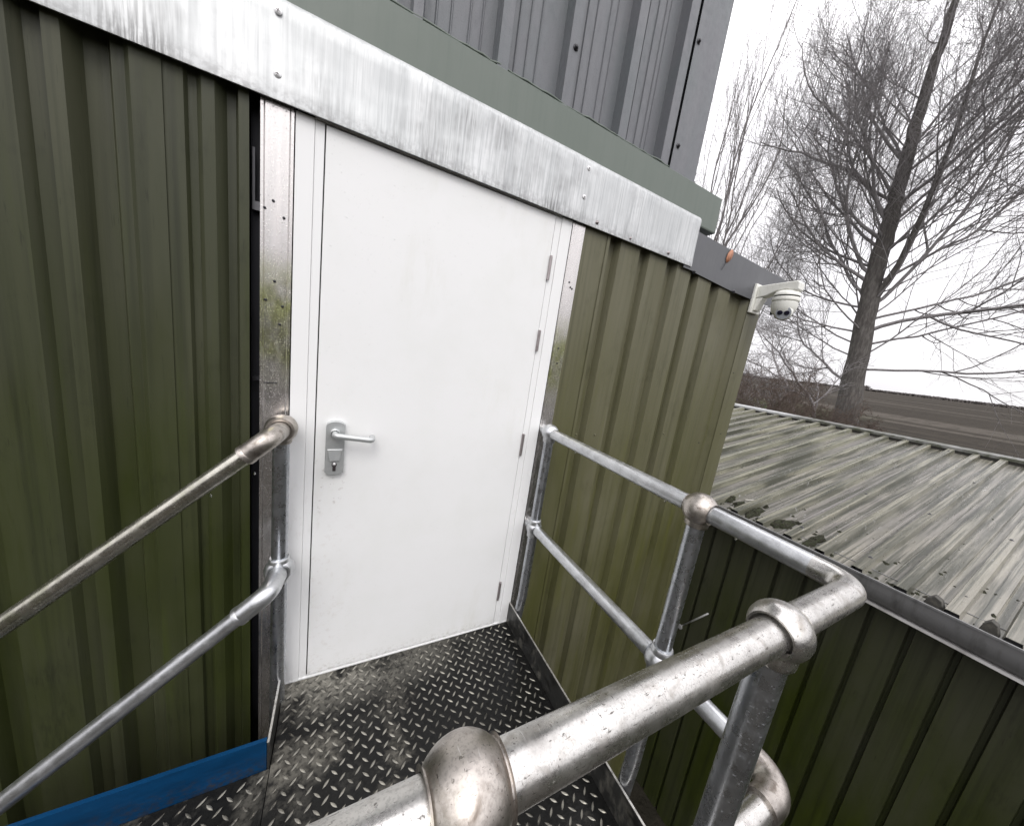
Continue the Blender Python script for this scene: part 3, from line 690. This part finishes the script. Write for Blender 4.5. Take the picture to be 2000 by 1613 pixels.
v,f=tube([(XL,Y1,1.07),(XL,Y1,.60)],PR,28); part('post',v,f,TD,SR,True,auto=40)
v,f=tube([(XL,Y1,.55),(XL,Y1,-.25)],PR,28); part('post',v,f,TD,SR,True,auto=40)

# ---- hanging rain drops
dv,df=lathe([(.0002,.004),(.0022,.001),(.0030,-.0015),(.0022,-.0038),(.0002,-.0048)],(0,0,0),(0,0,1),10)
m=Mat('rain_water',(.9,.92,.93),.03,.0); m.p.inputs['Transmission Weight'].default_value=1; m.p.inputs['IOR'].default_value=1.33; WM=m.m
DM=mesh('rain_drop',dv,df,WM,True)
for o_,pts in ((GR,[(XR,-.27,ZT-PR-.003),(XR,-.72,ZT-PR-.003),(XR,-.93,ZT-PR-.003),(XR,-.40,ZM-PR-.003)]),(SR,[(-.205,-.24,1.015),(-.30,-.24,.955)])):
    for p in pts: inst('rain_drop',DM,p,o_)

# ================================================================ OBJECTS
# ---- dome security camera on wall bracket
CX,YW=2.38,-.0065
K=root('security_camera',(CX,YW,1.93),'white turret security camera hanging from its bracket arm at the wall corner','camera')
v,f=boxvf(CX-.055,CX+.055,YW-.018,YW-.0005,1.925,2.105); part('mounting_plate',v,f,CW,K,bevel=.004)
v,f=prism([(YW-.018,2.092),(YW-.018,2.018),(-.075,2.026),(-.13,2.05),(-.18,2.058),(-.238,2.046),(-.245,2.056),(-.245,2.090),(-.236,2.104),(-.10,2.098)],0,CX-.034,CX+.034); part('bracket_arm',v,f,CW,K,bevel=.006)
v,f=prism([(YW-.018,2.018),(YW-.018,1.94),(-.036,1.94),(-.064,2.020)],0,CX-.030,CX+.030); part('bracket_gusset',v,f,CW,K,bevel=.004)
cc_=(CX,-.182,0)
v,f=lathe([(.0,2.052),(.048,2.050),(.058,2.044),(.066,2.030),(.067,2.0215),(.0,2.0212)],(CX,-.182,0),(0,0,1),40); part('base_cup',v,f,CW,K,True,auto=40)
v,f=lathe([(.0635,2.0215),(.0635,2.0125)],(CX,-.182,0),(0,0,1),40); part('rubber_seal',v,f,RS,K,True)
v,f=lathe([(.0,2.013),(.0675,2.0125),(.070,2.004),(.069,1.993),(.062,1.990),(.062,1.984),(.0665,1.981),(.065,1.955),(.058,1.930),(.044,1.912),(.0,1.908)],(CX,-.182,0),(0,0,1),40); part('turret_housing',v,f,CW,K,True,auto=40)
lk=(EYE-Vector((CX,-.2,1.94))); lk.z=-.75; lk=lk.normalized()
ec=Vector((CX-.016,-.196,1.925)); Rr=.047
v,f=lathe([(.0476,-.004),(.0495,.0),(.0476,.004)],ec,(lk+Vector((0,0,.3))),32); part('housing_ring',v,f,RS,K,True)
prof=[(Rr*math.sin(a)+1e-5,-Rr*math.cos(a)) for a in [math.pi*i/20 for i in range(0,15)]]
v,f=lathe(prof,ec,lk,36); part('eyeball',v,f,CW,K,True)
h0=Rr*math.cos(math.pi*6/20); r0=Rr*math.sin(math.pi*6/20)
v,f=lathe([(r0+.0005,h0-.002),(r0-.001,h0+.002),(.0,h0+.003)],ec,lk,36); fc=part('eyeball_face',v,f,CF,K,True,auto=40)
sd_=lk.cross(Vector((0,0,1))).normalized()
for s in (-1,1):
    v,f=lathe([(.0125,.0),(.0135,.003),(.0118,.0035),(.0,.0045)],ec+lk*(h0+.0025)+sd_*.0165*s,lk,24); part('lens',v,f,LG,fc,True)

# ---- dead leaf stuck to the verge flashing
lm=[]; 
pts=[(0,-.052),(.018,-.035),(.030,-.010),(.030,.020),(.018,.042),(0,.052),(-.012,.040),(-.024,.015),(-.022,-.015),(-.012,-.038)]
V=[(1.99+x*.9+z*.25,-.0145-.006*abs(x)*30*.5,2.185+z*.82) for x,z in pts]+[(1.99,-.0165,2.185)]
F=[(i,(i+1)%10,10) for i in range(10)]
V+= [(a,b+.0012,c) for a,b,c in V]; F+=[(q[1]+11,q[0]+11,q[2]+11) for q in F]+[(i,i+11,(i+1)%10+11,(i+1)%10) for i in range(10)]
lf=root('dead_leaf',(1.99,-.013,2.185),'single orange brown dead leaf stuck on the dark grey verge flashing','leaf')
lb=part('leaf_blade',V,F,LF,lf,True)
v,f=tube([(1.975,-.0148,2.150),(1.962,-.0165,2.120),(1.95,-.0155,2.10)],.0016,5); part('leaf_stalk',v,f,BS,lf)

# ---- moss, debris and filler blocks along the shed eaves
def roofz(x): return EZ+sl*(x-EX)
def clump(name,c,sx,sy,sz,mt,label,cat,seed,group=None):
    rg=random.Random(seed); V=[];F=[]; nu,nv=14,6
    ph=[rg.uniform(0,6) for _ in range(6)]
    for j in range(nv+1):
        t=j/nv
        for i in range(nu):
            a=2*math.pi*i/nu; rr=math.cos(t*math.pi/2)**.7*(1+.28*math.sin(2*a+ph[0])+.2*math.sin(5*a+ph[1])+rg.uniform(-.13,.13))
            V.append((c[0]+sx*rr*math.cos(a),c[1]+sy*rr*math.sin(a),c[2]-.004+sz*math.sin(t*math.pi/2)*(1+rg.uniform(-.25,.25))+.17*sx*rr*math.cos(a)))
    for j in range(nv):
        for i in range(nu):
            i2=(i+1)%nu; F.append((j*nu+i,j*nu+i2,(j+1)*nu+i2,(j+1)*nu+i))
    F.append(tuple(range(nu))[::-1]); F.append(tuple(nv*nu+i for i in range(nu)))
    o=part(name,V,F,mt,None,False); 
    off=Vector(c); 
    for vv in o.data.vertices: vv.co-=off
    o.location=off; tag(o,label,cat,group); return o
clump('moss_clump',(2.62,-.075,roofz(2.62)),.055,.030,.030,MO,'tall ragged moss lump hard against the olive wall corner on the shed roof','moss',1,'moss on the shed roof')
clump('moss_clump',(2.60,-.16,roofz(2.60)),.075,.038,.022,MO,'wide flat moss patch with pale twigs beside it on the shed roof','moss',2,'moss on the shed roof')
clump('moss_clump',(2.58,-.262,roofz(2.58)),.085,.036,.024,MO,'dark moss mat between two ribs just above the guard rail','moss',3,'moss on the shed roof')
clump('moss_clump',(2.74,-.255,roofz(2.74)),.020,.016,.020,MO,'small round moss ball standing alone higher up the roof pan','moss',4,'moss on the shed roof')
clump('moss_clump',(2.60,-.42,roofz(2.60)),.10,.040,.026,MO,'longest moss mat lying by the gutter behind the rail','moss',5,'moss on the shed roof')
clump('moss_clump',(2.71,-.46,roofz(2.71)),.028,.018,.014,MO,'little moss crumb at the upper end of the longest mat','moss',6,'moss on the shed roof')
clump('moss_clump',(2.58,-.60,roofz(2.58)),.09,.034,.018,MO,'thin moss smear nearest the bend of the guard rail','moss',7,'moss on the shed roof')
for i,(c,d,lab) in enumerate((((2.70,-.135,roofz(2.70)+.012),(.12,-.07,.01),'thicker bleached twig lying across the moss by the wall corner'),((2.68,-.17,roofz(2.68)+.010),(.13,-.03,.022),'thin bleached twig just below the thicker one'))):
    a=Vector(c); b=a+Vector(d); v,f=tube([a,(a+b)/2+Vector((0,0,.004)),b],[.004-.0015*i,.0035-.0015*i,.0015],6); o=part('twig',v,f,TW,None); tag(o,lab,'twig')
# dark foam closures poking out of the eaves (parts of the shed)
for yy,hh,wd in ((-1.085,.055,.032),(-1.235,.060,.026),(-1.395,.045,.034)):
    v,f=prism([(yy-wd,.0),(yy+wd,.0),(yy+wd*.8,hh*.55),(yy+wd*.2,hh),(yy-wd*.5,hh*.8)],0,2.455,2.50)
    v=[(a,b,c+roofz(2.46)+.004) for a,b,c in v]; part('foam_closure',v,f,FO,N,bevel=.003)
# ================================================================ TREES
class Tubes:
    def __init__(s): s.V=[];s.F=[];s.n=0
    def add(s,P,Rr,k):
        P=np.asarray(P,float); n=len(P); T=np.gradient(P,axis=0); T/=np.linalg.norm(T,axis=1)[:,None]+1e-9
        ref=np.array([0,0,1.]) if abs(T[0][2])<.8 else np.array([1.,0,0])
        A=np.cross(T,ref); A/=np.linalg.norm(A,axis=1)[:,None]+1e-9; Bv=np.cross(T,A)
        an=np.arange(k)*2*np.pi/k; c,s_=np.cos(an),np.sin(an)
        V=P[:,None,:]+np.asarray(Rr)[:,None,None]*(A[:,None,:]*c[None,:,None]+Bv[:,None,:]*s_[None,:,None])
        s.V.append(V.reshape(-1,3))
        i=np.arange(n-1)[:,None]*k; j=np.arange(k)[None,:]; j2=(j+1)%k
        f=np.stack([i+j,i+j2,i+k+j2,i+k+j],-1).reshape(-1,4)+s.n
        s.F.append(f); s.n+=n*k
    def build(s,name,mt,parent,smooth=True):
        V=np.concatenate(s.V)-np.array(wloc(parent)); F=np.concatenate(s.F)
        me=bpy.data.meshes.new(name); me.vertices.add(len(V)); me.vertices.foreach_set('co',V.ravel())
        me.loops.add(F.size); me.loops.foreach_set('vertex_index',F.ravel().astype(np.int32))
        me.polygons.add(len(F)); me.polygons.foreach_set('loop_start',np.arange(0,F.size,4,dtype=np.int32)); me.polygons.foreach_set('loop_total',np.full(len(F),4,np.int32))
        me.polygons.foreach_set('use_smooth',np.ones(len(F),bool)); me.materials.append(mt); me.update(); me.validate()
        o=link(bpy.data.objects.new(name,me)); o.parent=parent; return o
def unit(v): return v/(np.linalg.norm(v)+1e-9)
def grow(T,rg,p,d,L,r,lvl,maxl,up=.12,wig=.12,nch=(9,8,6,5),rt=.0035,ang=(35,60)):
    n=max(4,int(5+L*1.1)) if lvl<maxl else 4
    P=[np.array(p,float)]; d=unit(np.array(d,float)); D=[d]
    for i in range(n-1):
        d=unit(d+rg.normal(0,wig,3)+np.array([0,0,up])); P.append(P[-1]+d*L/(n-1)); D.append(d)
    rr=np.linspace(r,max(rt,r*.28),n)
    T.add(P,rr,6 if lvl<=1 else (4 if lvl<maxl else 3))
    if lvl>=maxl: return
    m=nch[min(lvl,len(nch)-1)]
    for q in range(m):
        t=.18+.80*(q+rg.random())/m; f=t*(n-1); i=int(f); fr=f-i; i2=min(i+1,n-1)
        pp=P[i]*(1-fr)+P[i2]*fr; dd=D[i]; 
        ax=unit(np.cross(dd,rg.normal(0,1,3))); a=math.radians(rg.uniform(*ang))
        nd=unit(dd*math.cos(a)+ax*math.sin(a))
        Lc=L*rg.uniform(.38,.62)*(1.15-t*.55); grow(T,rg,pp,nd,Lc,max(rt,rr[i]*rg.uniform(.42,.62)),lvl+1,maxl,up,wig,nch,rt,ang)
def at(az,dist,z=0): return np.array([EYE.x+dist*math.sin(R(az)),EYE.y+dist*math.cos(R(az)),z])
# big tree
rg=np.random.default_rng(11)
DT=25.0
bpos=at(73.6,DT); bz=hz(bpos[0],bpos[1])
BT=root('bare_tree',(bpos[0],bpos[1],bz),'tall thick trunked bare winter tree behind the shed roof, filling the right of the sky','tree')
T0=Tubes()
tp=[at(73.6,DT,bz-.2),at(73.5,DT,bz+.8),at(72.9,DT,3.2),at(72.0,DT,7.3),at(71.75,DT,10),at(71.55,DT,12.4),at(71.2,DT,16),at(71.3,DT,19.8),at(71.4,DT,23.5),at(71.5,DT,27)]
tr=[.66,.52,.43,.36,.32,.27,.20,.13,.07,.025]
# refine
def resample(P,Rr,k):
    P=np.array(P);t=np.arange(len(P)); tt=np.linspace(0,len(P)-1,k); return np.stack([np.interp(tt,t,P[:,i]) for i in range(3)],1),np.interp(tt,t,Rr)
tP,tR=resample(tp,tr,60); tP=tP+rg.normal(0,.02,tP.shape); 
T0.add(tP,tR,16)
# second stem forking off on the right
fk=[at(72.3,DT,6.2),at(73.6,DT-.4,8.3),at(74.1,DT-.6,10.5),at(74.4,DT-.7,13.5),at(74.2,DT-.7,17),at(74.5,DT-.8,21)]
fP,fR=resample(fk,[.15,.13,.105,.08,.05,.02],26); T0.add(fP,fR,10)
T0.build('trunk',BK,BT)
T1=Tubes()
LR=.60
right=np.array([math.cos(R(73)),-math.sin(R(73)),0]); back=np.array([math.sin(R(73)),math.cos(R(73)),0])
def limb(z,side,depth,elev,L,r,up=.09,P=tP,maxl=4,nch=(0,14,9,6)):
    i=int(np.argmin(abs(P[:,2]-z))); e=math.radians(elev)
    h=unit(side*right+depth*back); d=h*math.cos(e)+np.array([0,0,math.sin(e)])
    grow(T1,rg,P[i],d,L,r*LR,1,maxl,up,.10,nch,.0032,(25,50))
# hand placed limbs read off the photograph: (height, right/left, depth, elevation, length, radius)
for a in ((3.2,1,-.1,12,10.5,.11,.035),(4.2,1,.3,25,8,.11,.03),(5.2,1,-.2,34,11,.17,.035),(6.4,1,.1,40,11,.16,.03),(2.4,-1,.2,35,6.5,.12,.08),
          (7.2,-1,-.2,28,6.5,.14,.11),(8.3,-1,.2,22,7,.12,.11),(9.6,-1,-.3,30,8,.14,.11),(10.6,-1,.1,48,8.5,.15,.07),(11.5,-1,.3,38,7.5,.13,.09),
          (9.2,1,.3,38,9,.12,.06),(10.2,1,-.3,44,10,.12,.05),(13,-1,-.1,55,8,.12,.06),(13.8,1,0,50,9,.11,.05)):
    limb(*a[:6],up=a[6])
for a in ((7.0,-1,.1,30,9.5,.13,.13),(8.0,-1,-.4,35,10.5,.14,.14),(9.0,-.8,.5,42,10,.13,.13),(10.2,-1,-.1,45,10,.13,.12),(11.5,-.7,-.5,52,9.5,.12,.10),(6.0,-1,.4,15,7.5,.10,.12),(5.2,-1,-.2,5,7,.09,.12),
          (4.4,-1,.1,12,6.5,.08,.13),(12.8,-.9,.2,48,8.5,.11,.11),(7.6,1,.3,35,11,.13,.09),(11.2,1,-.2,48,11,.13,.08),(12.5,1,.4,50,10,.12,.08),(5.8,1,.2,18,10,.12,.07)):
    limb(*a[:6],up=a[6])
for i in range(46):
    z=rg.uniform(3.5,24); s=rg.choice([-1,1]); lim=1-(z-4)/26
    limb(z,s*rg.uniform(.2,1),rg.uniform(-1,1),rg.uniform(25,58),(3.2+5.5*lim)*rg.uniform(.75,1.1),.025+.045*lim,rg.uniform(.05,.11),maxl=4 if i%2 else 3)
for i in range(10):
    z=rg.uniform(8,21); limb(z,rg.uniform(-.3,1),rg.uniform(-1,1),rg.uniform(35,60),rg.uniform(4,7),.05,.07,P=fP,maxl=4)
T1.build('crown',BK2,BT)

def multistem(name,az,dist,h,nst,spread,label,seed,mt,maxl=3,nch=(7,7,6,5),up=.1,wig=.12,r=.06,rt=.005,ang=(28,60),lean=0,trunkh=0,group=None):
    rg=np.random.default_rng(seed); p=at(az,dist); z=hz(p[0],p[1]); rt_=root(name,(p[0],p[1],z),label,'tree' if name!='shrub' else 'shrub',group)
    T=Tubes(); TT=Tubes(); base=np.array([p[0],p[1],z-.1])
    if trunkh:
        P=np.array([base+np.array([0,0,trunkh*t])+rg.normal(0,.03,3) for t in np.linspace(0,1,6)]); TT.add(P,np.linspace(r*1.6,r*1.1,6),8); base=P[-1]
    for i in range(nst):
        a=2*math.pi*(i+rg.random())/nst; q=math.radians(spread*rg.uniform(.3,1.2))
        d=np.array([math.cos(a)*math.sin(q),math.sin(a)*math.sin(q),math.cos(q)])+right*lean
        b0=base if trunkh else base+np.array([math.cos(a),math.sin(a),0])*.15
        TT.add([b0,b0+unit(d)*h*.06],[r,r*.96],6)
        grow(T,rg,b0+unit(d)*h*.055,d,h*rg.uniform(.7,1.0),r*.96,0,maxl,up,wig,nch,rt,ang)
    TT.build('trunk' if trunkh else 'stem',mt,rt_); T.build('crown',mt,rt_); return rt_
multistem('bare_tree',53.9,34,27,5,10,'slender upright poplar beside the grey wall corner, faint against the sky',21,BK4,3,(9,6,5,4),.12,.05,.11,.005,(12,26),trunkh=3)
multistem('bare_tree',59.6,26,14.5,6,28,'rounded fine twigged bare tree between the poplar and the thick trunk',22,BK4,3,(8,7,6,5),.06,.13,.055,.0045,(30,60),trunkh=1.2)
multistem('bare_tree',70.6,21,6.8,4,22,'small crooked bare tree leaning left in front of the thick trunk',23,BK2,3,(10,9,7,5),.03,.2,.085,.006,(30,65),lean=-.55)
sh=[(62.5,17,3.8,'brown thorny shrub hard beside the olive wall corner'),(65.5,19,3.9,'brown thorny shrub second from the olive wall corner'),(68.3,18,3.0,'brown thorny shrub in the middle of the thicket'),
    (71.0,20,2.7,'brown thorny shrub just left of the thick tree trunk'),(75.2,21,1.5,'brown thorny shrub just right of the thick tree trunk'),(59.5,18,4.6,'tallest brown shrub mostly hidden behind the olive wall')]
for i,(az,di,h,lab) in enumerate(sh):
    multistem('shrub',az,di,h,15,48,lab,40+i,BK3,3,(6,6,5,4),.05,.2,.022,.004,(30,70),group='thorny shrubs behind the shed roof')
# distant hedgerow along the crest of the field
Th=Tubes(); rg=np.random.default_rng(5)
for i in range(2200):
    yy=rg.uniform(-120,260); x=297+rg.normal(0,3); h=rg.uniform(.9,1.5)*(1+1.3*(math.sin(yy*.09)>.85))
    z0=hz(x,yy)+.0035*(x-24)*math.sin(yy*.012+.9)
    for k_ in range(2):
        Th.add([[x,yy,z0-4],[x+rg.normal(0,.6),yy+rg.normal(0,.9),z0+h*.6],[x+rg.normal(0,.6),yy+rg.normal(0,1.4),z0+h]],[.35,.4,.12],4)
hd=root('hedgerow',(297,70,8),'thin far hedge line along the crest of the ploughed field','hedge'); Th.build('hedge_growth',HM,hd)

# tree belt across the yard behind the viewer (mirrored in the wet metal)
rg=np.random.default_rng(8); Tb=Tubes()
for i in range(420):
    x=rg.uniform(-45,40); y=-24+rg.normal(0,1.6); h=rg.uniform(3.2,7.0)
    for q in range(3):
        Tb.add([[x,y,-2.4],[x+rg.normal(0,.7),y+rg.normal(0,.7),-2.2+h*.55],[x+rg.normal(0,1.2),y+rg.normal(0,1),-2.2+h]],[.25,.45,.08],5)
bl=root('tree_belt',(0,-24,-2.2),'dense dark tree belt across the yard behind the landing','trees'); Tb.build('tree_growth',HM,bl)

# moss crumbs and leaf litter scattered down the shed roof and in its pans
rg=random.Random(77); V=[];F=[]
for i in range(330):
    u=rg.random()**1.8; x=EX+.05+u*2.6; j=rg.randrange(0,40); yy=-5.0+j*.155+rg.uniform(.095,.185)
    if rg.random()<.45: x=EX+.05+rg.random()**2*.5; yy=rg.uniform(-1.9,-.02)
    r=rg.uniform(.003,.011)*(1.3 if x<EX+.4 else .8); z=roofz(x)-.001; n=len(V); k=6
    for q in range(k):
        a=2*math.pi*q/k; rr=r*rg.uniform(.6,1.3); V.append((x+1.5*rr*math.cos(a),yy+rr*math.sin(a),z+.17*1.5*rr*math.cos(a)))
    V.append((x,yy,z+r*rg.uniform(.5,1.0)))
    for q in range(k): F.append((n+q,n+(q+1)%k,n+k))
mc=part('moss_crumbs',V,F,MO); mc['kind']='stuff'; tag(mc,'small dark moss crumbs and litter strewn over the ribbed shed roof','moss crumbs')
